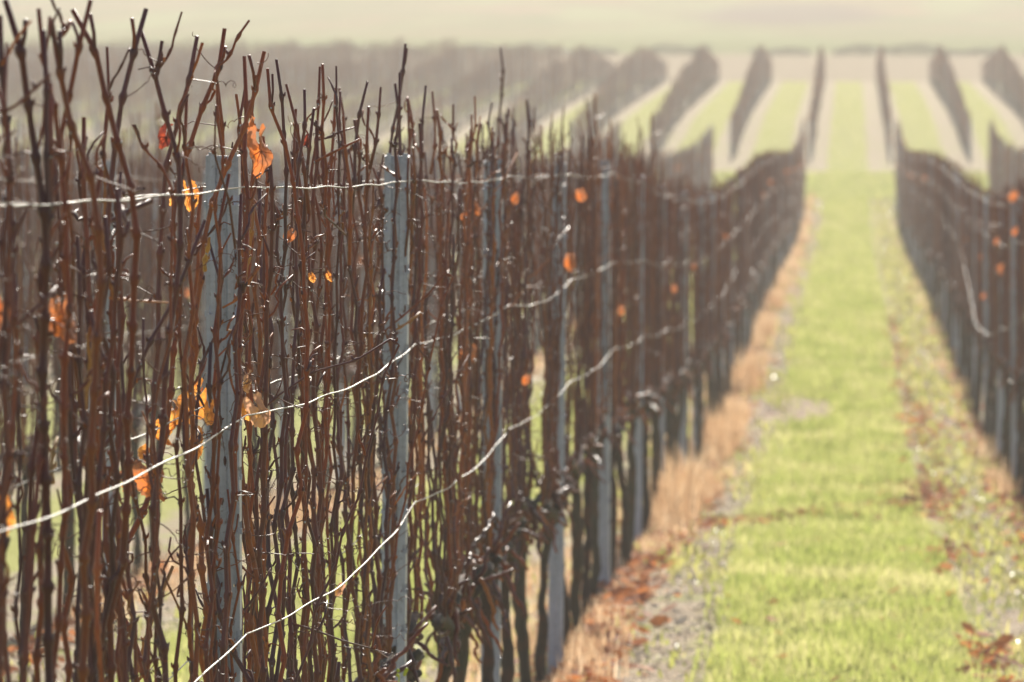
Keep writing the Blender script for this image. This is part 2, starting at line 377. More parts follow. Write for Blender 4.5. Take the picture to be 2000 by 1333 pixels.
# weeds and fallen leaves on the stony strips, stones
mb = MB(); lf = MB(); st = MB()
for c in (0, -2.1, 2.1):
    n = 26000 if c == 0 else 9000; y0 = 17 if c == 0 else (20 if c < 0 else 34)
    Y = ysamp(n, y0, 141, rng); sgn = np.where(rng.random(n) < .5, -1, 1)
    X = c + sgn * rng.uniform(.5, 1.02, n)
    dens = .20 + .4 * np.sin(X * 7 + Y * .9) * np.sin(Y * .37 + X * 3) + .35 * (sgn > 0)
    k = rng.random(n) < dens; X, Y = X[k], Y[k]; n = len(X); s = np.sqrt(Y / 20)
    mb.add(*blades(n, X, Y, rng.uniform(.015, .06, n) * s, rng.uniform(.008, .018, n) * s, rng.uniform(.01, .06, n) * s, rng))
def flat_leaves(mbx, X, Y, size, rng, lift=.012):
    n = len(X); a = rng.uniform(0, 6.28, n); t = rng.uniform(-.5, .5, (n, 2))
    k = 6; ang = a[:, None] + np.arange(k) * 2 * math.pi / k; r = size[:, None] * rng.uniform(.35, .6, (n, k))
    vx = X[:, None] + r * np.cos(ang); vy = Y[:, None] + r * np.sin(ang)
    vz = G(Y)[:, None] + lift + np.abs(r) * .5 + r * np.cos(ang) * t[:, :1] + r * np.sin(ang) * t[:, 1:]
    v = np.stack([vx, vy, vz], 2)
    cen = np.stack([X, Y, G(Y) + lift + size * rng.uniform(.0, .25, n)], 1)[:, None, :]
    v = np.concatenate([v, cen], 1).reshape(-1, 3); b0 = np.arange(n)[:, None] * 7
    f = np.concatenate([b0 + np.array([[j, (j+1) % 6, 6]]) for j in range(6)])
    mbx.add(v, None, f)
for c, n in ((0, 3600), (-2.1, 1800), (2.1, 700)):
    Y = ysamp(n, 17, 120, rng); sgn = np.where(rng.random(n) < .55, -1, 1)
    X = c + sgn * (1.03 - np.abs(rng.normal(0, .11, n))).clip(.1, 1.1)
    flat_leaves(lf, X, Y, rng.uniform(.03, .085, n), rng)
n = 260; Y = ysamp(n, 17, 90, rng); flat_leaves(lf, rng.uniform(-.6, .6, n), Y, rng.uniform(.03, .07, n), rng)
# drift of leaves across the lane, and red-brown patches on its right side
t = rng.random(420); Xd = -.75 + 1.15 * t; Yd = 32.5 + 3.0 * t + rng.normal(0, .28, 420)
flat_leaves(lf, Xd, Yd, rng.uniform(.03, .08, 420), rng)
for (cx, cy, sx_, sy_, n) in ((.42, 36.5, .12, 1.6, 420), (.45, 29.0, .07, .6, 80), (.47, 62, .10, 5, 260), (.5, 22.5, .05, .5, 60), (-.97, 22, .06, 2.2, 260), (-.9, 31, .06, 2.5, 160), (.55, 48, .1, 3, 200)):
    flat_leaves(lf, rng.normal(cx, sx_, n), rng.normal(cy, sy_, n), rng.uniform(.03, .085, n), rng)
tag(mb.obj('weeds', M_WEED), 'pale green weeds on the stony strips beside the vine rows', 'weeds', kind='stuff')
tag(lf.obj('fallen_leaves', M_FALL, smooth=False), 'orange and red-brown fallen vine leaves scattered on the ground', 'leaves', kind='stuff')
dr = MB()
for c, n in ((0, 24000), (-2.1, 7000), (2.1, 2500)):
    Y = ysamp(n, 17 if c < 1 else 34, 135, rng); X = c - .02 + np.where(rng.random(n) < .66, -1, 1) * rng.uniform(.46, 1.03, n); s_ = np.sqrt(Y / 20)
    k = rng.random(n) < .3 + .9 * vnoise(X * 5, Y * 2.1); X, Y, s_ = X[k], Y[k], s_[k]; n = len(X)
    dr.add(*blades(n, X, Y, rng.uniform(.004, .035, n) * s_, rng.uniform(.004, .011, n) * s_, rng.uniform(.03, .12, n) * s_, rng))
tag(dr.obj('straw_litter', M_STRAW), 'pale straw and clipped dry stems lying on the strips beside the lane', 'straw', kind='stuff')
n = 7000; Y = ysamp(n, 17, 110, rng); X = np.where(rng.random(n) < .72, -1, 1) * rng.uniform(.52, 1.0, n)
X[-1800:] -= 2.1
r = rng.uniform(.004, .015, n) * np.sqrt(Y / 20)
o6 = np.array([[1,0,0],[0,1,0],[-1,0,0],[0,-1,0],[0,0,.7],[0,0,-.7]], float)
v = np.stack([X, Y, G(Y) + r*.2], 1)[:, None, :] + o6[None] * r[:, None, None] * rng.uniform(.6, 1.3, (n, 6, 1))
f = np.array([[0,1,4],[1,2,4],[2,3,4],[3,0,4],[1,0,5],[2,1,5],[3,2,5],[0,3,5]])
st.add(v.reshape(-1, 3), None, (np.arange(n)[:, None, None] * 6 + f[None]).reshape(-1, 3))
tag(st.obj('gravel', M_STONE, smooth=False), 'pale stones and clods on the bare strips beside the rows', 'gravel', kind='stuff')

# dry tan grass along the foot of the rows
mb = MB()
def tufts(xc, y0, y1, n, hs, spread, rng, cl=26, pw=.5):
    for k in range(n):
        cy = y0 * (y1 / y0) ** rng.random(); cx = xc + rng.normal(0, spread)
        big = rng.uniform(.25, 1.2) * (.62 + .55 * math.sin(cy * .9) * math.sin(cy * .31 + 1))
        m_ = cl; s = math.sqrt(cy / 20)
        X = cx + rng.normal(0, .045, m_); Y = np.clip(cy + rng.normal(0, .13, m_), 1, None)
        mb.add(*blades(m_, X, Y, rng.uniform(.4, 1.0, m_) * hs * big, rng.uniform(.003, .007, m_) * s, rng.uniform(.3, 1.0, m_) * hs * big * .42, rng))
tufts(-.93, 29, 60, 230, .37, .05, rng, 34)
tufts(-.98, 17, 31, 95, .14, .06, rng)
tufts(-.94, 60, 141, 300, .34, .05, rng, 22)
tufts(.98, 36, 42, 30, .34, .04, rng); tufts(.98, 42, 141, 200, .17, .05, rng, 18)
tufts(-1.25, 16, 80, 260, .16, .12, rng); tufts(-3.0, 24, 100, 200, .2, .1, rng)
tag(mb.obj('dry_grass', M_DRY), 'tall tan dry grass tufts along the foot of the vine rows', 'dry grass', kind='stuff')

# ------------------------------------------------------------------ trellis posts
def post_mesh(H, name, detail=True):
    """galvanised C-profile post: web towards the camera, flanges behind, J-slots down both edges, two pointed tabs on top"""
    mb = MB(); w = .0275; t = .0022; d = .036
    xs_ = [-w, -w + .0035, -w + .0105, w - .0105, w - .0035, w]
    if detail:
        z = -.3; slots = []
        zz = H - .075
        while zz > .25: slots.append(zz); zz -= .092
        cuts = sorted(slots)
        # central web, with a shallow pressed groove left of the middle
        pr = [(xs_[2], 0), (-.0125, 0), (-.0085, .0065), (.005, .0065), (.009, 0), (xs_[3], 0), (xs_[3], t), (.0098, t), (.0058, .0065 + t), (-.0093, .0065 + t), (-.0133, t), (xs_[2], t)]
        zr = np.array([-.3, H]); v = np.array([[x, y, z_] for z_ in zr for x, y in pr]); n_ = len(pr)
        mb.add(v, [[q, (q+1) % n_, n_ + (q+1) % n_, n_ + q] for q in range(n_)] + [[n_ + a, n_ + b_, n_ + c_, n_ + d_] for a, b_, c_, d_ in ((0,1,10,11),(1,2,9,10),(2,3,8,9),(3,4,7,8),(4,5,6,7))])
        lo = -.3
        for zc in cuts + [None]:
            hi = H if zc is None else zc - .008
            for a, b_ in ((xs_[0], xs_[2]), (xs_[3], xs_[5])): boxes(mb, a, b_, 0.0003, t, lo, hi)
            for s in (-1, 1):
                x0 = s * w; boxes(mb, min(x0, x0 - s*t), max(x0, x0 - s*t), t, d, lo, hi)
            if zc is not None:
                # slot with a hooked tongue that stands out from the edge
                for s in (-1, 1):
                    x0 = s * w
                    boxes(mb, min(x0, x0 - s*.0032), max(x0, x0 - s*.0032), .0005, t, hi, zc + .009)
                    boxes(mb, min(x0 - s*.0105, x0 - s*.0075), max(x0 - s*.0105, x0 - s*.0075), .0005, t, hi + .004, zc + .009)
                    boxes(mb, min(x0 + s*.0002, x0 + s*.0035), max(x0 + s*.0002, x0 + s*.0035), .006, .012, zc - .012, zc - .002)
                lo = zc + .009
        for s in (-1, 1):      # returned lips at the back
            boxes(mb, min(s*w, s*(w-.012)), max(s*w, s*(w-.012)), d, d + t, -.3, H)
        for x0 in (-.018, .02):
            boxes(mb, x0 - .005, x0 + .005, .0002, t - .0002, H, H + .006)
    else:
        boxes(mb, -w, w, 0, t, -.3, H)
        for s in (-1, 1):
            boxes(mb, min(s*w, s*(w - t)), max(s*w, s*(w - t)), t, d, -.3, H)
            boxes(mb, min(s*w, s*(w-.012)), max(s*w, s*(w-.012)), d, d + t, -.3, H)
    return mb
POST_H = 1.85
ME_POST = post_mesh(POST_H, 'post').mesh('steel_post', M_STEEL, smooth=False)
ME_POSTS = post_mesh(POST_H, 'post', False).mesh('steel_post', M_STEEL, smooth=False)
POST_Y0, POST_DY = 10.27, 4.0
POSTS0 = [10.27, 14.02, 17.91, 21.95, 26.2]
ORD = ['nearest', 'second', 'third', 'fourth', 'fifth', 'sixth', 'seventh', 'eighth', 'ninth', 'tenth']
GP = 'galvanised steel posts of the vine rows'
prng = random.Random(3); POSTS_R = []; POSTS_B = []
def row_x(k): return -1.05 + ROWW * k      # k = 0: row left of the lane, 1: right, -1: behind the left row
ROWNAME = {0: 'left row', 1: 'right row', -1: 'row behind the left row'}
for k in range(-9, 5):
    X0 = row_x(k)
    idx = 0; y = POST_Y0 if k == 0 else POST_Y0 - .9 + prng.uniform(0, 1.5)
    while y < Y_NEAR_END - .3:
        depth = y
        xp = 1663 + X0 * F / depth
        if -60 < xp < 2060:
            o = link('steel_post', ME_POST if (k == 0 and y < 30) else ME_POSTS, None, (X0 - .003 + (prng.uniform(-.008, .008) if y > 28 else 0), y, float(G(y)) + prng.uniform(-.02, .01)))
            o.rotation_euler = (prng.uniform(-.008, .008), prng.uniform(-.010, .010) if idx else 0, prng.uniform(-.12, .12) if idx else 0)
            if k == 0 and idx == 0: lb = 'sharp grey galvanised post with slotted edges, nearest in the left row'
            elif k == 0 and idx < 10: lb = 'galvanised post standing %s from the camera in the left row' % ORD[idx]
            elif k == 1 and idx < 10: lb = 'blurred grey post %s from the camera in the row right of the lane' % ORD[idx]
            elif k in ROWNAME: lb = 'small blurred grey post far down the %s' % ROWNAME[k] if k != -1 else 'blurred grey post glimpsed through canes in the row behind the left row'
            else: lb = 'blurred grey post in the %s vine row %s of the grass lane' % (ORD[-k] if k < 0 else ORD[k - 1], 'left' if k < 0 else 'right')
            tag(o, lb, 'post', GP); idx += 1
            if k == 1: POSTS_R.append(y)
            if k == -1: POSTS_B.append(y)
        y = POSTS0[idx] if (k == 0 and idx < len(POSTS0)) else y + POST_DY
pm = post_mesh(POST_H - .05, 'post', False); va, f4, f3, _, _ = pm.arrays()
mb = MB()
for k in range(-16, 5):
    y = Y_FAR0
    while y <= Y_FAR1 + .1:
        mb.add(va * np.array([1, 1, far_h(y) * .95]) + np.array([row_x(k), y, float(G(y))]), f4); y += 4.15
tag(mb.obj('distant_posts', M_STEEL, smooth=False), 'grey posts of the far vine block beyond the cross path', 'posts', kind='stuff')

# ------------------------------------------------------------------ trellis wires
def wire(name, xoff, h, y0, y1, row=0, r=.0016, twist=False, sag=.012, label='', seed=0, drop=None, group=None):
    rr_ = random.Random(seed); X0 = row_x(row); pts = []; y = y0; ph = rr_.random() * 6
    stp = .006 if twist else .25
    yy = np.arange(y0, min(y1, 17), stp) if twist else np.zeros(0)
    yy = np.concatenate([yy, np.arange(max(y0, 17) if twist else y0, y1, .25)])
    fr = ((yy - POST_Y0) / POST_DY) % 1.0; bay = np.floor((yy - POST_Y0) / POST_DY).astype(int)
    amp = np.array([random.Random(seed * 100 + int(b_)).uniform(.5, 1.5) * sag * .75 for b_ in bay])
    lat = np.array([random.Random(seed * 77 + int(b_)).uniform(-1, 1) * (.02 if row < 1 else .004) for b_ in bay])
    par = 4 * fr * (1 - fr)
    z = G(yy) + h - amp * par + .002 * np.sin(yy * 7 + ph) * par
    x = X0 + xoff + lat * par + .004 * np.sin(yy * 4 + ph) * par
    if drop is not None: z = z - drop(yy)[0]; x = x + drop(yy)[1]
    mb = MB(); p = np.stack([x, yy, z], 1)
    if twist:
        tube(mb, p, r * .58, 6, ell=(1.5, .55)) if len(p) else None
    else: tube(mb, p, r * .8, 5)
    o = mb.obj(name, M_WIRE); o.location = (0, 0, 0)
    return tag(o, label, 'wire', group)
GW = 'trellis wires strung along the vine rows'
wire('trellis_wire', .036, 1.80, 6, 140, 0, .0017, True, .016, 'bright top wire on the lane side of the left row posts', 1, group=GW)
wire('trellis_wire', -.036, 1.80, 6, 140, 0, .0014, False, .022, 'top wire on the far side of the left row posts', 2, group=GW)
wire('trellis_wire', .036, 1.415, 6, 140, 0, .0018, True, .03, 'bright twisted middle wire on the lane side of the left row', 3, group=GW)
wire('trellis_wire', -.036, 1.43, 6, 140, 0, .0015, False, .02, 'middle wire behind the posts of the left row', 4, group=GW)
wire('trellis_wire', .036, 1.045, 6, 140, 0, .0018, True, .035, 'bright twisted lowest catch wire on the lane side of the left row', 5, group=GW)
wire('trellis_wire', -.036, 1.03, 6, 140, 0, .0015, False, .03, 'lowest catch wire behind the posts of the left row', 6, group=GW)
wire('trellis_wire', .0, .70, 6, 140, 0, .0015, False, .01, 'low fruiting wire tying the trunk heads of the left row', 7, group=GW)
def droop(yy):
    # a catch wire unhooked between two posts hangs low into the lane
    g = np.exp(-((yy - 43) / 9.0) ** 2); return .34 * g, -.10 * g
wire('trellis_wire', -.036, 1.26, 30, 140, 1, .0021, False, .03, 'sagging loose wire drooping into the lane from the right row', 8, drop=droop, group=GW)
wire('trellis_wire', -.036, 1.55, 30, 140, 1, .0017, False, .05, 'upper catch wire on the lane side of the right row', 9, group=GW)
wire('trellis_wire', -.036, 1.80, 30, 140, 1, .002, False, .02, 'top wire of the right row', 10, group=GW)
wire('trellis_wire', .0, .70, 30, 140, 1, .0018, False, .01, 'low fruiting wire of the right row', 11, group=GW)
wire('trellis_wire', .03, 1.78, 20, 140, -1, .0018, False, .02, 'top wire of the row behind the left row', 12, group=GW)
wire('trellis_wire', .03, 1.10, 20, 140, -1, .0018, False, .02, 'low catch wire of the row behind the left row', 13, group=GW)

# ------------------------------------------------------------------ vine parts
def wander(p0, p1, rng, step=.07, amp=.010, zig=.0022):
    L = np.linalg.norm(p1 - p0); n = max(3, int(L / step)); t = np.linspace(0, 1, n + 1)
    p = p0 + (p1 - p0) * t[:, None]
    for ax, a in ((0, amp), (1, amp * 1.4)):
        w = np.cumsum(rng.normal(0, 1, n + 1)); w -= np.linspace(w[0], w[-1], n + 1); w /= (np.abs(w).max() + 1e-6)
        p[:, ax] += w * a * (.6 + .8 * rng.random())
        p[:, ax] += zig * (((np.arange(n + 1) % 2) * 2) - 1)
    return p
def knotty(mb, nodes, r0, r1, rng, sides=7, m=0, knot=1.5, buds=True, cut=True):
    """a cane: straight internodes, swollen nodes, alternate buds"""
    n = len(nodes); t = np.linspace(0, 1, n); rad = r0 + (r1 - r0) * t
    P = [nodes[0]]; R = [rad[0] * (1.05)]
    for i in range(1, n - 1):
        a, c = nodes[i-1], nodes[i+1]; d = c - a; d /= np.linalg.norm(d) + 1e-9; h = .011
        kk = knot * rng.uniform(.92, 1.12)
        for s, q in ((-1.0, 1.02), (-.35, 1 + (kk-1)*.75), (.15, kk), (.8, 1.03)):
            P.append(nodes[i] + d * h * s); R.append(rad[i] * q)
    P.append(nodes[-1]); R.append(rad[-1] * (1.0 if cut else .4))
    tube(mb, P, R, sides, m)
    if buds:
        for i in range(1, n - 1):
            s = 1 if i % 2 else -1; a = rng.normal(0, .5) + (0 if s > 0 else math.pi)
            d = np.array([math.cos(a), math.sin(a), 0]); q = nodes[i] + d * rad[i] * .8
            tube(mb, [q, q + d*.003 + [0,0,.003], q + d*.0048 + [0,0,.0085]], [.0026, .0027, .0007], 5, m)
def tendril(mb, p, d, rng, size=.07, m=1, r=.00085):
    """thin shoot that leaves the cane, arches and ends in a coil"""
    n = 30; t = np.linspace(0, 1, n); up = rng.uniform(-.5, .7)
    d = np.array([d[0], d[1], up]); d /= np.linalg.norm(d)
    s = np.cross(d, rng.normal(0, 1, 3)); s /= np.linalg.norm(s) + 1e-9; w = np.cross(d, s)
    coil = np.clip((t - .45) / .55, 0, 1); R = size * rng.uniform(.08, .2) * coil * (1.2 - .6 * coil)
    ang = coil * rng.uniform(6, 20) + rng.uniform(0, 6)
    bend = size * rng.uniform(-.6, .6) * t * t
    q = p + d * (size * np.minimum(t, .62 + .3 * t))[:, None] + s * (bend + R * np.cos(ang))[:, None] + w * (R * np.sin(ang))[:, None]
    tube(mb, q, r * (1.25 - .5 * t), 4, m)
def twig(mb, p, rng, m=0, L=None, r=.0022):
    a = rng.uniform(0, 2*math.pi); L = L or rng.uniform(.03, .11)
    d = np.array([math.cos(a) * rng.uniform(.2, .7), math.sin(a) * rng.uniform(.3, 1.1), rng.uniform(.6, 1.7)]); d /= np.linalg.norm(d)
    q = wander(p, p + d * L, rng, .035, .006, .0018)
    knotty(mb, q, r, r * .7, rng, 5, m, 1.35, False)
CANE_M = [M_CANE, M_TENDRIL, M_DEW]
def dress(mb, nodes, r0, rng, q=1.0, top_drop=True):
    """tendrils, side twigs, dew"""
    for i in range(1, len(nodes) - 1):
        a = rng.uniform(0, 2*math.pi); d = np.array([math.cos(a), math.sin(a), 0])
        if rng.random() < .30 * q: tendril(mb, nodes[i] + d * r0 * .7, d, rng, rng.uniform(.035, .12))
        if rng.random() < .24 * q: twig(mb, nodes[i], rng, 0)
        if rng.random() < .10 * q: tube(mb, [nodes[i], nodes[i] + d*.012 + [0,0,.008], nodes[i] + d*.03 + [0,0,.004]], [.0016, .0012, .0011], 5, 0)
        if rng.random() < .55 * q: ball(mb, nodes[i] + d * r0 * 1.2 + np.array([0, 0, rng.uniform(-.012, .006)]), rng.uniform(.0011, .0021), 2)

def cane_detail(base, top, rng, r0=None, q=1.0, mats=CANE_M, dressing=True, amp=.014):
    r0 = r0 or rng.uniform(.0034, .0056)
    nd = wander(np.asarray(base, float), np.asarray(top, float), rng, rng.uniform(.06, .085), amp)
    mb = MB(); knotty(mb, nd, r0, r0 * rng.uniform(.5, .72), rng)
    if rng.random() < .3:      # the tip forks
        k = len(nd) - rng.integers(2, 4); e = nd[k] + np.array([rng.normal(0, .03), rng.normal(0, .04), rng.uniform(.01, .05)])
        knotty(mb, wander(nd[k], e, rng, .05, .004), r0 * .55, r0 * .4, rng, 6, 0)
    if dressing: dress(mb, nd, r0, rng, q)
    return mb, nd

def trunk_mb(rng, H=.68, sides=12, r=.024, arms=.42):
    mb = MB(); n = 22; t = np.linspace(0, 1, n); lean = rng.normal(0, .03, 2)
    px = np.cumsum(rng.normal(0, .0035, n)); py = np.cumsum(rng.normal(0, .0045, n)); px -= px[-1] * t; py -= py[-1] * t
    p = np.stack([px + lean[0] * (1 - t), py + lean[1] * (1 - t), -.08 + (H + .08) * t], 1)
    R = r * (1.25 - .35 * t + .16 * np.sin(t * 9 + rng.random() * 6)) * rng.uniform(.93, 1.07, n)
    R[-5:] *= np.array([1.05, 1.15, 1.3, 1.35, .9])
    tube(mb, p, R, sides); vj = mb.v[-1]
    cen = np.repeat(p, sides, 0); rad_ = vj[:len(cen)] - cen; vj[:len(cen)] = cen + rad_ * (1 + rng.normal(0, .11, (len(cen), 1)))
    head = p[-1]
    for s in (-1, 1):      # short gnarled arms along the wire
        for _ in range(2):
            L = arms * rng.uniform(.75, 1.1); m_ = 9; tt = np.linspace(0, 1, m_)
            q = np.stack([head[0] + np.cumsum(rng.normal(0, .004, m_)), head[1] + s * L * tt, head[2] - .03 + .10 * np.sin(tt * 1.9) * rng.uniform(.5, 1.1) + np.cumsum(rng.normal(0, .004, m_))], 1)
            tube(mb, q, .017 * (1.15 - .62 * tt) * rng.uniform(.85, 1.25, m_), 8)
    for _ in range(14):     # old spurs and knuckles on the head
        a = rng.uniform(0, 6.28); d = np.array([math.cos(a) * .7, math.sin(a) * 1.3, rng.uniform(.1, 1.2)]); L = rng.uniform(.03, .085)
        s0 = head + np.array([0, rng.normal(0, .03), -.02 + rng.normal(0, .02)])
        tube(mb, [s0, s0 + d*L*.5, s0 + d*L], np.array([.015, .011, .009]) * rng.uniform(.6, 1.1), 7)
    return mb, head

VINE_DY = 1.13
GV = 'bare grapevines trained along the rows'
def leaf_mb(size, seed, curl=.5, elong=1.0, fold=.4):
    """a lobed, curled, withered vine leaf with a stalk; stalk end at the origin, blade hanging"""
    r_ = np.random.default_rng(seed); mb = MB(); nr, na = 9, 44
    th = np.linspace(-math.pi * .93, math.pi * .93, na)      # 0 = leaf tip (down)
    lob = .74 + .13 * np.abs(np.cos(th * 2.5)) ** .8 + .08 * np.cos(th) + .03 * np.sign(np.sin(th * 22)) + r_.normal(0, .02, na)
    R = np.linspace(0, 1, nr)
    u = np.outer(R, lob * np.sin(th)) * size * .62; v = -np.outer(R, lob * np.cos(th)) * size * .75 * elong
    c1, c2, c3 = r_.uniform(.5, 1.3, 3) * curl; p1, p2 = r_.uniform(0, 6, 2)
    rad = np.outer(R, np.ones(na))
    w = size * (.22 * c1 * np.sin(u / size * 5 + p1) * rad + .20 * c2 * np.sin(v / size * 6 + p2) * rad + .3 * c3 * rad ** 2 * np.cos(th * 3 + p1)[None, :] * .5 + .05 * np.abs(np.sin(th * 2.5 + .3))[None, :] * rad + .055 * np.sin(u / size * 15 + p2) * np.sin(v / size * 13 + p1) + .03 * np.sin(u / size * 41 + p1) * np.sin(v / size * 37))
    w += fold * np.abs(u) * 1.1
    u2 = u * (1 - .35 * curl * rad)
    v2 = v + size * .1 * curl * rad ** 2
    P = np.stack([u2, w, v2 - size * .28], 2)
    i, j = np.meshgrid(np.arange(nr - 1), np.arange(na - 1), indexing='ij'); i = i.ravel(); j = j.ravel()
    mb.add(P.reshape(-1, 3), np.stack([i*na + j, i*na + j + 1, (i+1)*na + j + 1, (i+1)*na + j], 1))
    tube(mb, [[0, 0, size*.12], [0, size*.03, -size*.1], [0, 0, -size*.28]], [.0012, .001, .0009], 5)
    for a in (-1.25, -.62, 0, .62, 1.25):     # veins
        k = int(np.argmin(np.abs(th - a * 1.0))); col_ = P[:, k, :] + np.array([0, -.0006, 0])
        tube(mb, col_, np.linspace(.0012, .0005, nr), 4)
    return mb

# near vines of the left row: every cane its own part
vines0 = []
vrng = np.random.default_rng(21)
yv = 6.35; NEAR_PARTS = 23.0
while yv < Y_NEAR_END - .6:
    vines0.append(yv); yv += VINE_DY + vrng.uniform(-.06, .06)
near_roots = []
_bay = {}
def bay_label(y, posts, row, blurred):
    """first / second / third vine beyond the n-th post of its row"""
    b_ = sum(1 for p in posts if p < y) - 1
    k = _bay.get((row, b_), 0); _bay[(row, b_)] = k + 1
    if b_ < 0: return None
    if b_ >= 10: return None
    return '%sbare grapevine, %s one beyond the %s post of the %s' % ('blurred ' if blurred else '', ['first', 'second', 'third', 'fourth', 'fifth'][k], ORD[b_], row)
ALLP0 = POSTS0 + [POSTS0[-1] + POST_DY * i for i in range(1, 30)]
def vine_label(y):
    b_ = bay_label(y, ALLP0, 'left row', False)
    if b_: return b_
    k = _bay[('left row', -1)] - 1
    return ['bare grapevine nearest the camera, cut by the left frame edge', 'bare grapevine with tall shoots, second from the left frame edge', 'bare grapevine with tall shoots, third from the left frame edge', 'bare grapevine with tall shoots standing just before the sharp nearest post'][min(k, 3)]
used_lb = {}
def make_near_vine(y, seed):
    rng_ = np.random.default_rng(seed)
    root = empty('grapevine', (row_x(0) + rng_.normal(0, .012), y, float(G(y))))
    lb = vine_label(y)
    tag(root, lb, 'grapevine', GV)
    tm, head = trunk_mb(rng_, H=.66 + rng_.uniform(-.03, .04), r=rng_.uniform(.015, .020))
    n = int(rng_.integers(15, 18)) if y > 11.5 else int(rng_.integers(13, 16))
    near = y < 14.5
    ub = tm
    for _ in range(40):
        c0 = np.array([rng_.normal(0, .02), rng_.normal(0, .13), .70 + rng_.normal(0, .03)]); d = np.array([rng_.normal(0, .04), rng_.normal(0, .08), rng_.uniform(-.2, .14)])
        knotty(ub, wander(c0, c0 + d, rng_, .03, .006), .0065, .0035, rng_, 6, 1, 1.3, False)
    tm.obj('trunk', [M_TRUNK, M_CANE], root)
    for i in range(n):
        by = -.52 + 1.04 * (i + rng_.uniform(.1, .9)) / n; bx = min(rng_.normal(-.004, .018), .018)
        base = np.array([bx, by * .82, head[2] + .02 + .05 * math.cos(by * 2)])
        H = 1.85 + rng_.normal(0, .09) if y < 11.5 else 1.93 + rng_.normal(0, .08)
        H = min(H, 2.0) if y < 11.5 else min(H - .03, 2.03)
        if rng_.random() < .1: H -= rng_.uniform(.2, .6)
        if rng_.random() < .05 and y > 12: H += .10
        top = np.array([min(rng_.normal(-.008, .045), .036), by + rng_.normal(0, .12), H])
        wy = y + top[1]; hide = False
        for py, (xa, xb), pr in ((10.27, (404, 476), .68), (14.02, (735, 792), .12), (17.91, (938, 980), .15), (21.95, (1070, 1104), .2)):
            for q_ in (base, top):
                xq = px2w_x(row_x(0) + q_[0], y + q_[1])
                if y + q_[1] < py + .02 and xa < xq < xb: hide = hide or rng_.random() < pr
        if hide: continue
        m_, nd = cane_detail(base, top, rng_, q=(1.1 if near else .75), amp=.011)
        mats = CANE_M
        m_.obj('cane', mats, root)
    # loose woody bits lying across the canes
    for i in range(2 if near else 1):
        z = rng_.uniform(.85, 1.8); a = np.array([rng_.normal(0, .04), rng_.uniform(-.4, .4), z]); L = rng_.uniform(.15, .35)
        b_ = a + np.array([rng_.normal(0, .05), rng_.choice([-1, 1]) * L, rng_.uniform(-.1, .25)])
        m_, nd = cane_detail(a, b_, rng_, .0022, .6, amp=.01); m_.obj('cane', CANE_M, root)
    return root
for i, y in enumerate(vines0):
    if y < NEAR_PARTS: near_roots.append((y, make_near_vine(y, 100 + i)))

def near_root(y): return min(near_roots, key=lambda r: abs(r[0] - y))[1]
def attach(mb, name, mats, y):
    r = near_root(y); return mb.obj(name, mats, r, off=np.array(r.location))

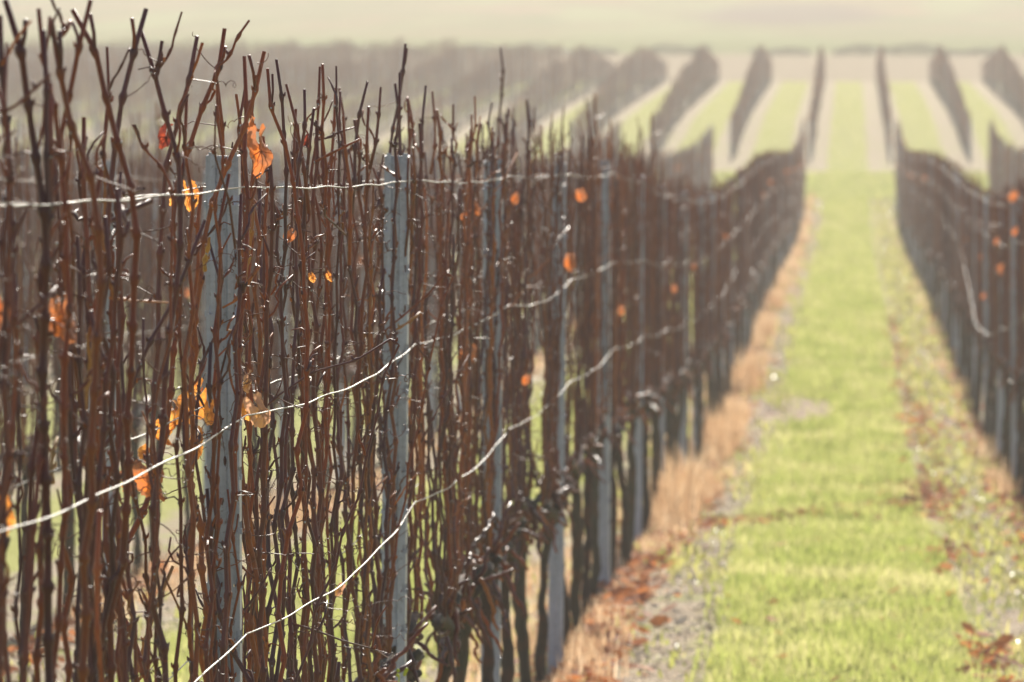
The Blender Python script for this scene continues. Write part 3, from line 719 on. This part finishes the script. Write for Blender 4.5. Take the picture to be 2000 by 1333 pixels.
# long shoots, traced by their course in the photograph and set at their own depth in the row
HERO = [
 (7.75, .0056, [(4,0),(21,63),(46,175),(63,280),(77,385),(81,467),(78,700),(84,1000),(90,1360)], 0),
 (7.7, .0046, [(3,30),(11,154),(18,280),(28,368),(25,467),(12,700),(20,900),(8,1150),(-6,1360)], 0),
 (8.15, .0042, [(182,-2),(172,32),(147,154),(123,245),(109,333),(84,467),(76,650),(88,860)], 0),
 (8.6, .0050, [(147,18),(168,53),(189,116),(210,196),(231,280),(252,350),(270,420),(262,560),(250,760),(243,1000)], 0),
 (8.9, .0048, [(279,18),(259,88),(235,193),(217,301),(207,420),(190,560),(186,760),(165,980),(168,1200),(160,1350)], 0),
 (9.3, .0046, [(270,63),(291,126),(301,165),(315,210),(333,259),(350,315),(357,420),(346,560),(330,720),(318,900)], 0),
 (9.3, .0022, [(301,161),(310,133),(312,102)], 0),
 (9.6, .0044, [(387,70),(368,154),(354,217),(336,273),(322,350),(315,420),(310,640),(296,900),(303,1100)], 0),
 (9.9, .0046, [(438,56),(440,81),(427,130),(403,189),(378,263),(361,315),(343,370),(345,480),(352,640),(330,820),(300,960),(215,1140)], 0),
 (9.9, .0026, [(491,39),(489,49),(464,77),(452,109),(431,137)], 0),
 (8.0, .0050, [(102,38),(109,88),(123,175),(140,245),(165,298),(189,385),(200,560),(192,760)], 0),
 (8.0, .0030, [(131,42),(124,58),(112,76)], 0),
 (7.85, .0040, [(68,18),(75,98),(91,182),(105,245),(119,350),(128,520),(118,760),(122,1000)], 0),
 (10.15, .0046, [(512,102),(512,140),(484,228),(455,298),(427,368),(403,438),(392,560),(380,700)], 0),
 (10.9, .0036, [(541,116),(550,180),(556,280),(560,400),(549,560),(552,700)], 0),
 (11.2, .0036, [(594,175),(596,245),(582,333),(575,430),(580,600)], 0),
 (10.8, .0038, [(526,133),(536,217),(561,298),(578,357),(590,470),(600,640),(596,800)], 0),
 (9.1, .0024, [(254,245),(277,287),(300,312),(320,340),(330,380)], 0),
 (11.5, .0034, [(557,165),(575,245),(592,315),(600,420)], 0),
 (12.2, .0034, [(668,228),(673,305),(683,385),(680,520)], 0),
 (11.6, .0036, [(617,210),(603,333),(592,420),(598,600)], 0),
 (14.2, .0044, [(793,85),(787,150),(770,240),(757,330),(752,450),(748,700)], 0),
 (12.9, .0036, [(716,160),(700,230),(692,300),(684,420)], 0), (12.4, .0034, [(655,172),(652,260),(645,350),(640,520)], 0),
 (13.2, .0034, [(745,170),(738,250),(725,330)], 0), (15.8, .0034, [(845,178),(850,250),(842,340)], 0), (19.5, .004, [(978,92),(985,150),(975,235),(968,330)], 0),
 (10.2, .0030, [(404,470),(418,504),(437,595),(424,640),(411,670),(391,712),(380,800)], 0),
 (10.2, .0024, [(437,600),(462,592),(480,564),(511,518)], 0),
 (10.25, .0028, [(443,430),(450,476),(460,546),(453,635),(441,705),(425,750),(428,818),(435,900),(432,1000),(420,1060)], 0),
 (10.25, .0026, [(448,953),(452,1031),(469,1094),(473,1136),(462,1202),(452,1234)], 0),
 (10.2, .0042, [(406,953),(413,1041),(420,1129),(434,1209),(455,1258),(497,1340)], 0),
 (9.9, .0040, [(336,1108),(318,1150),(300,1210),(282,1262),(270,1325)], 1),
 (10.7, .0030, [(500,398),(494,450),(486,500),(480,560)], 1), (10.0, .0030, [(414,462),(408,490),(398,530)], 1),
 (11.2, .0024, [(480,838),(510,810),(545,772),(590,737),(650,712),(692,703),(770,668)], 0),
 (13.6, .0024, [(640,735),(700,690),(760,640),(820,590),(878,536)], 0),
 (13.9, .0026, [(763,650),(800,628),(820,612)], 1),
 (8.5, .0032, [(176,640),(174,720),(166,800)], 1), (8.5, .0030, [(105,860),(100,900),(108,940)], 1),
 (9.0, .0036, [(170,480),(215,430),(262,410),(290,395)], 0),
 (8.0, .0034, [(195,1350),(188,1180),(185,1080),(192,1000)], 2),
 (9.4, .0036, [(400,430),(350,560),(300,660),(262,760),(232,830),(190,900)], 0),
]
M_RUST = bark_mat('rust_red_bark', [(0, (.30, .08, .03)), (1, (.38, .13, .05))], dark=(.12, .03, .02))
hr = np.random.default_rng(5)
for (Y, r, pl, mt) in HERO:
    P = np.array([px2w(x, y, Y=Y) for x, y in pl])[::-1]
    seg = np.linalg.norm(np.diff(P, axis=0), axis=1); s = np.concatenate([[0], np.cumsum(seg)]); L = s[-1]
    n = max(3, int(L / .065)); tt = np.linspace(0, L, n + 1)
    q = np.stack([np.interp(tt, s, P[:, k]) for k in range(3)], 1)
    q[:, 1] += np.linspace(hr.uniform(-.05, .05), hr.uniform(-.05, .05), n + 1)
    q[1:-1, 0] += hr.normal(0, .0016, n - 1)
    if P[0][2] > float(G(Y)) + .8 and len(pl) > 4:      # carry the shoot on down towards the arm it grows from
        b0 = np.array([row_x(0) + hr.normal(0, .02), Y + hr.normal(0, .05), float(G(Y)) + .74])
        e = wander(b0, q[0], hr, .07, .012)[:-1]; q = np.concatenate([e, q])
    mb = MB(); knotty(mb, q, r * 1.12, r * .74, hr, 8, 0, 1.7)
    if len(pl) > 5:
        e = q[-2] + np.array([hr.normal(0, .012), hr.normal(0, .012), hr.uniform(.03, .06)]); tube(mb, [q[-2], (q[-2] + e) / 2 + [.002, 0, 0], e], [r * .6, r * .55, r * .6], 6, 0)

    dress(mb, q, r, hr, .8)
    attach(mb, 'cane', [[M_CANE, M_TENDRIL, M_DEW], [M_OCHRE, M_TENDRIL, M_DEW], [M_RUST, M_TENDRIL, M_DEW]][mt], Y)

# withered leaves caught in the left row: (px, py, depth, size m, material, curl, turn, label)
LV = [
 (508, 285, 10.35, .078, M_LEAF, .85, .55, 'large sunlit orange withered leaf'), (494, 240, 10.4, .032, M_LEAF, .7, 1.2, None),
 (328, 262, 9.7, .048, M_LEAFR, .9, .6, 'crumpled dark red leaf'), (368, 375, 10.3, .045, M_LEAFY, .5, -.3, None),
 (120, 612, 8.2, .07, M_LEAF, .7, .5, 'curled orange leaf'), (2, 600, 7.75, .055, M_LEAF, .6, .2, None), (4, 998, 7.7, .05, M_LEAFY, .5, .3, None),
 (392, 775, 10.4, .085, M_LEAFY, .55, .1, 'glowing yellow-orange withered leaf'), (343, 815, 10.0, .085, M_LEAFY, .8, 1.1, None), (412, 800, 10.0, .035, M_LEAFY, .7, .8, None),
 (487, 742, 10.7, .05, M_LEAFP, .6, 1.0, None), (503, 795, 10.6, .065, M_LEAFP, .8, .9, 'pale brown folded leaf'), (483, 800, 10.75, .045, M_LEAFY, .8, .5, None),
 (290, 925, 9.6, .085, M_LEAF, .8, .7, 'hanging orange leaf'), (288, 880, 9.6, .03, M_LEAFY, .5, .2, None), (262, 935, 9.7, .05, M_LEAF, .8, .9, None),
 (570, 462, 11.1, .035, M_LEAF, .8, .3, None), (608, 540, 11.6, .022, M_LEAFY, .6, .3, None), (642, 540, 11.8, .02, M_LEAFY, .6, .3, None),
 (600, 275, 11.5, .03, M_LEAFR, .9, .3, None), (918, 690, 16.6, .075, M_LEAF, .5, .3, 'blurred orange-brown leaf'), (925, 402, 16.6, .04, M_LEAF, .6, .3, None), (914, 416, 16.6, .04, M_LEAF, .5, 1, None),
 (668, 1150, 12.1, .03, M_LEAFP, .8, .4, None), (806, 790, 14.7, .04, M_LEAFY, .6, .3, None), (790, 470, 14.4, .035, M_LEAF, .5, .2, None),
 (350, 385, 10.2, .035, M_LEAFY, .6, .6, None), (385, 860, 10.3, .05, M_LEAFY, .7, .4, None),
 (1115, 507, 21.6, .07, M_LEAF, .5, .3, None), (1030, 740, 19.0, .04, M_LEAF, .5, .3, None), (1010, 385, 18.9, .04, M_LEAF, .5, .3, None), (1135, 380, 22.0, .06, M_LEAF, .5, .3, None),
]
for i, (x, y, Y, sz, mt, cu, turn, lb) in enumerate(LV):
    p = px2w(x, y - sz * F / Y * .1, Y=Y)
    mbx = leaf_mb(sz * .76, 40 + i, cu, 1.0 if i % 3 else 1.25)
    r = near_root(Y); o = link('leaf', mbx.mesh('leaf', mt), r, p - np.array(r.location))
    o.rotation_euler = (hr.normal(0, .25), hr.normal(0, .35), turn)
    if lb: o['label'] = lb
RIGHT_LEAVES = [(1958, 468), (1966, 522), (1994, 446), (1992, 378), (1930, 575)]
# a fresh green sprout at the foot
sp_ = px2w(782, 1318, Y=13.2); mb = MB(); tube(mb, wander(sp_ + np.array([-.02, 0, -.12]), sp_, hr, .03, .003), .0016, 5)
for a in range(5): ball(mb, sp_ + np.array([hr.uniform(-.014, .014), hr.uniform(-.01, .01), hr.uniform(-.002, .012)]), .004, 0, 8, 5)
attach(mb, 'sprout', M_SPROUT, 13.2)['label'] = 'tiny fresh yellow-green sprout'

# ------------------------------------------------------------------ simpler vines further off
LOW_M = [M_CANE, M_LEAF, M_DEW]
def crown_mb(seed, sides, step, ncane, leaves, tw=.4, thick=1.0, knot=True, tall=0.0):
    r_ = np.random.default_rng(seed); mb = MB()
    for i in range(ncane):
        by = -.55 + 1.1 * (i + r_.random()) / ncane
        base = np.array([min(r_.normal(0, .02), .02), by * .85, .72 + r_.normal(0, .02)])
        top = np.array([np.clip(r_.normal(0, .03), -.035, .03), by + r_.normal(0, .08), 1.89 + tall + (-.05 + r_.normal(0, .04) if sides < 5 or seed >= 404 else r_.normal(0, .07) + (.13 if r_.random() < .05 else 0))])
        nd = wander(base, top, r_, step, .013); r0 = r_.uniform(.0034, .0052) * thick
        R = np.linspace(r0, r0 * .6, len(nd)); R[1:-1:2] *= 1.25
        tube(mb, nd, R, sides, 0, cap=False)
        for k in range(1, len(nd) - 1):
            if sides > 3 and r_.random() < .22: ball(mb, nd[k] + r_.normal(0, .004, 3), r_.uniform(.0018, .0032), 2, 5, 3)
            if r_.random() < tw:
                d = np.array([r_.normal(0, 1), r_.normal(0, 1), r_.uniform(-.2, 2.2)]); d /= np.linalg.norm(d); L = r_.uniform(.03, .11)
                tube(mb, [nd[k], nd[k] + d*L*.5, nd[k] + d*L + [0, 0, .02]], np.array([.002, .0015, .001]) * thick, 3, 0, cap=False)
    for s in (-1, 1):      # arms and tangle at the height of the fruiting wire
        for _ in range(2):
            tt = np.linspace(0, 1, 6); L = r_.uniform(.4, .55)
            q = np.stack([r_.normal(0, .01, 6), s * L * tt, .66 + .09 * np.sin(tt * 2) + r_.normal(0, .006, 6)], 1)
            tube(mb, q, .017 * (1.1 - .6 * tt) * thick ** .5, max(sides, 4), 0)
    for _ in range(leaves):
        a = leaf_mb(r_.uniform(.028, .042), int(r_.integers(1e6)), .6).arrays()
        off = np.array([r_.normal(0, .05), r_.uniform(-.5, .5), r_.uniform(.75, 1.85)])
        if sides <= 3:      # a coarse leaf is enough far off
            sz = r_.uniform(.02, .04); v = np.array([[0,0,sz],[sz*.9,sz*.4,0],[0,0,-sz*1.1],[-sz*.8,sz*.5,0],[0,sz*.5,0]]) + off
            mb.add(v, None, [[0,1,4],[1,2,4],[2,3,4],[3,0,4]], 1)
        else: mb.add(a[0] + off, a[1], a[2], 1)
    for _ in range(16):      # short old wood and clipped ends hanging under the arms
        c0 = np.array([r_.normal(0, .02), r_.normal(0, .16), .72 + r_.normal(0, .03)]); d = np.array([r_.normal(0, .04), r_.normal(0, .09), r_.uniform(-.2, .12)])
        tube(mb, [c0, c0 + d * .5 + [.008, 0, 0], c0 + d], np.array([.006, .0045, .003]) * thick, max(sides, 4), 0, cap=False)
    return mb
TR = []; CR = []; CR_FAR = []
for s in range(5):
    r_ = np.random.default_rng(300 + s); TR.append(trunk_mb(r_, r=r_.uniform(.016, .021), sides=8)[0].mesh('trunk', M_TRUNK))
for s in range(7): CR.append(crown_mb(400 + s, 5, .09, 16, [0, 0, 1, 0, 0, 1, 0][s], .8).mesh('crown', LOW_M))
for s in range(6): CR_FAR.append(crown_mb(500 + s, 3, .2, 15, [0, 0, 1, 0, 1, 0][s], .9, 1.35))
CRF_ME = [c.mesh('crown', LOW_M) for c in CR_FAR]
def place_vine(X, y, label, far, rnd):
    root = empty('grapevine', (X + rnd.uniform(-.02, .02), y, float(G(y)))); root.rotation_euler = (0, 0, rnd.choice([0, math.pi]) + rnd.uniform(-.05, .05))
    sc = rnd.uniform(.97, 1.04); root.scale = (rnd.uniform(.9, 1.15), 1, sc)
    tag(root, label, 'grapevine', GV)
    link('trunk', rnd.choice(TR), root); link('crown', rnd.choice(CRF_ME if far else (CR[:4] if y < 31.5 else CR[4:])), root)
    return root
rnd = random.Random(12); cnt = len(near_roots)
for y in vines0:
    if y >= NEAR_PARTS:
        place_vine(row_x(0), y, bay_label(y, ALLP0, 'left row', True) or 'tiny blurred grapevine near the far end of the left row', y > 48, rnd); cnt += 1
y = 36.2
while y < Y_NEAR_END - .5:
    place_vine(row_x(1), y, bay_label(y, POSTS_R, 'right row', True) or ('bare blurred grapevine cut by the right frame edge, before the first post of the right row' if y < 40 else None) or 'tiny blurred grapevine near the far end of the right row', y > 55, rnd); y += VINE_DY; cnt += 1
RV = [o for o in COL.objects if o.name.startswith('grapevine') and o.parent is None and o.location.x > 0]
for i, (x, yy_) in enumerate(RIGHT_LEAVES):
    p = px2w(x, yy_, X=1.0); rt = min(RV, key=lambda o: abs(o.location.y - p[1]))
    rt.scale = (1, 1, 1); rt.rotation_euler = (0, 0, 0)
    o = link('leaf', leaf_mb([.045, .06, .05, .065, .04][i], 900 + i, .9).mesh('leaf', [M_LEAF, M_LEAFY][i % 2 if i > 5 else 0]), rt, (float(p[0] - rt.location.x) - .03, float(p[1] - rt.location.y), float(p[2] - rt.location.z)))
    o.rotation_euler = (0, .2, .3)
y = 20.0; k1 = []
while y < Y_NEAR_END - .5:
    if cnt < 298:
        place_vine(row_x(-1), y, bay_label(y, POSTS_B, 'row behind the left row', True) or 'tiny blurred grapevine near the far end of the row behind the left row', y > 36, rnd); cnt += 1
    else: k1.append(y)
    y += VINE_DY

# everything beyond those: one mass of vine rows
far_arr = []
for s in range(6):
    mbx = MB(); a = CR_FAR[s].arrays(); mbx.add(a[0], a[1], None, a[3])
    if len(a[2]): mbx.add(a[0], None, a[2], a[4])
    r_ = np.random.default_rng(700 + s); tube(mbx, np.stack([r_.normal(0, .01, 5), r_.normal(0, .01, 5), np.linspace(-.05, .72, 5)], 1), [.028, .024, .024, .03, .04], 5, 2)
    far_arr.append(mbx.arrays())
mb = MB(); r_ = np.random.default_rng(77)
def mass_vine(X, y, hmin=0):
    a = far_arr[int(r_.integers(6))]; s = r_.choice([-1, 1]); v = a[0] * np.array([s, s, r_.uniform(.92, 1.06) * max(hmin, far_h(y))]) + np.array([X + r_.normal(0, .02), y, float(G(y))])
    mb.add(v, a[1], None, a[3])
    if len(a[2]): mb.add(v, None, a[2], a[4])
for y in k1: mass_vine(row_x(-1), y)
for k in list(range(-9, -1)) + [2, 3]:
    y = 20.0
    while y < Y_NEAR_END - .5:
        xp = 1663 + row_x(k) * F / y
        if -80 < xp < 2080: mass_vine(row_x(k), y)
        y += VINE_DY
for k in range(-17, 5):
    y = Y_FAR0 + .5
    while y < Y_FAR1:
        xp = 1663 + row_x(k) * F / y
        if -80 < xp < 2080: mass_vine(row_x(k), y, .93 if k < -6 else (.8 if k < -4 else 0))
        y += VINE_DY
tag(mb.obj('vine_rows', [M_CANE, M_LEAF, M_TRUNK]), 'mass of bare vine rows beyond and across the shallow valley', 'vine rows', kind='stuff')

# ------------------------------------------------------------------ low hedge above the far block
mb = MB(); r_ = np.random.default_rng(9); n = 26000
X = r_.uniform(-48, 14, n); Y = 287 + r_.normal(0, .35, n)
hh = .36 + .14 * np.sin(X * .7) + .12 * np.sin(X * 2.1 + 1)
keep = (np.abs(X + 5.6) > .9) & (np.abs(X - 11.5) > .5) & (hh > .2); X, Y, hh = X[keep], Y[keep], hh[keep]; n = len(X)
Z = G(Y) + r_.random(n) ** .8 * hh
s = r_.uniform(.03, .07, n); d1 = r_.normal(0, 1, (n, 3)); d1 /= np.linalg.norm(d1, axis=1)[:, None]; d2 = np.cross(d1, r_.normal(0, 1, (n, 3))); d2 /= np.linalg.norm(d2, axis=1)[:, None]
c = np.stack([X, Y, Z], 1); v = np.stack([c - d1*s[:, None], c + d2*s[:, None]*.6, c + d1*s[:, None], c - d2*s[:, None]*.6], 1).reshape(-1, 3)
mb.add(v, np.arange(n*4).reshape(-1, 4))
for x in np.arange(-47, 14, 1.1): tube(mb, [[x, 287, float(G(287)) - .05], [x + .05, 287.05, float(G(287)) + .3]], [.02, .008], 4)
tag(mb.obj('hedge', M_HEDGE), 'low dark hedge line across the top of the far vine block', 'hedge')

# ------------------------------------------------------------------ haze
hm = bpy.data.materials.new('haze_air'); hm.use_nodes = True; nt = hm.node_tree
nt.nodes.remove(nt.nodes['Principled BSDF']); pv = nt.nodes.new('ShaderNodeVolumePrincipled')
pv.inputs['Color'].default_value = (1.0, .92, .81, 1); pv.inputs['Density'].default_value = .0017; pv.inputs['Anisotropy'].default_value = 0
nt.links.new(pv.outputs[0], nt.nodes['Material Output'].inputs['Volume'])
zmin = float(ZZ.min()) - 1.0; zmax = float(ZZ.max()) + 3.0
mb = MB(); boxes(mb, -910, 910, -40, 2410, zmin, max(zmax, CAM_Z + 2))
tag(mb.obj('haze', hm, smooth=False), 'thin bright backlit haze over the vineyard', 'haze', kind='stuff')
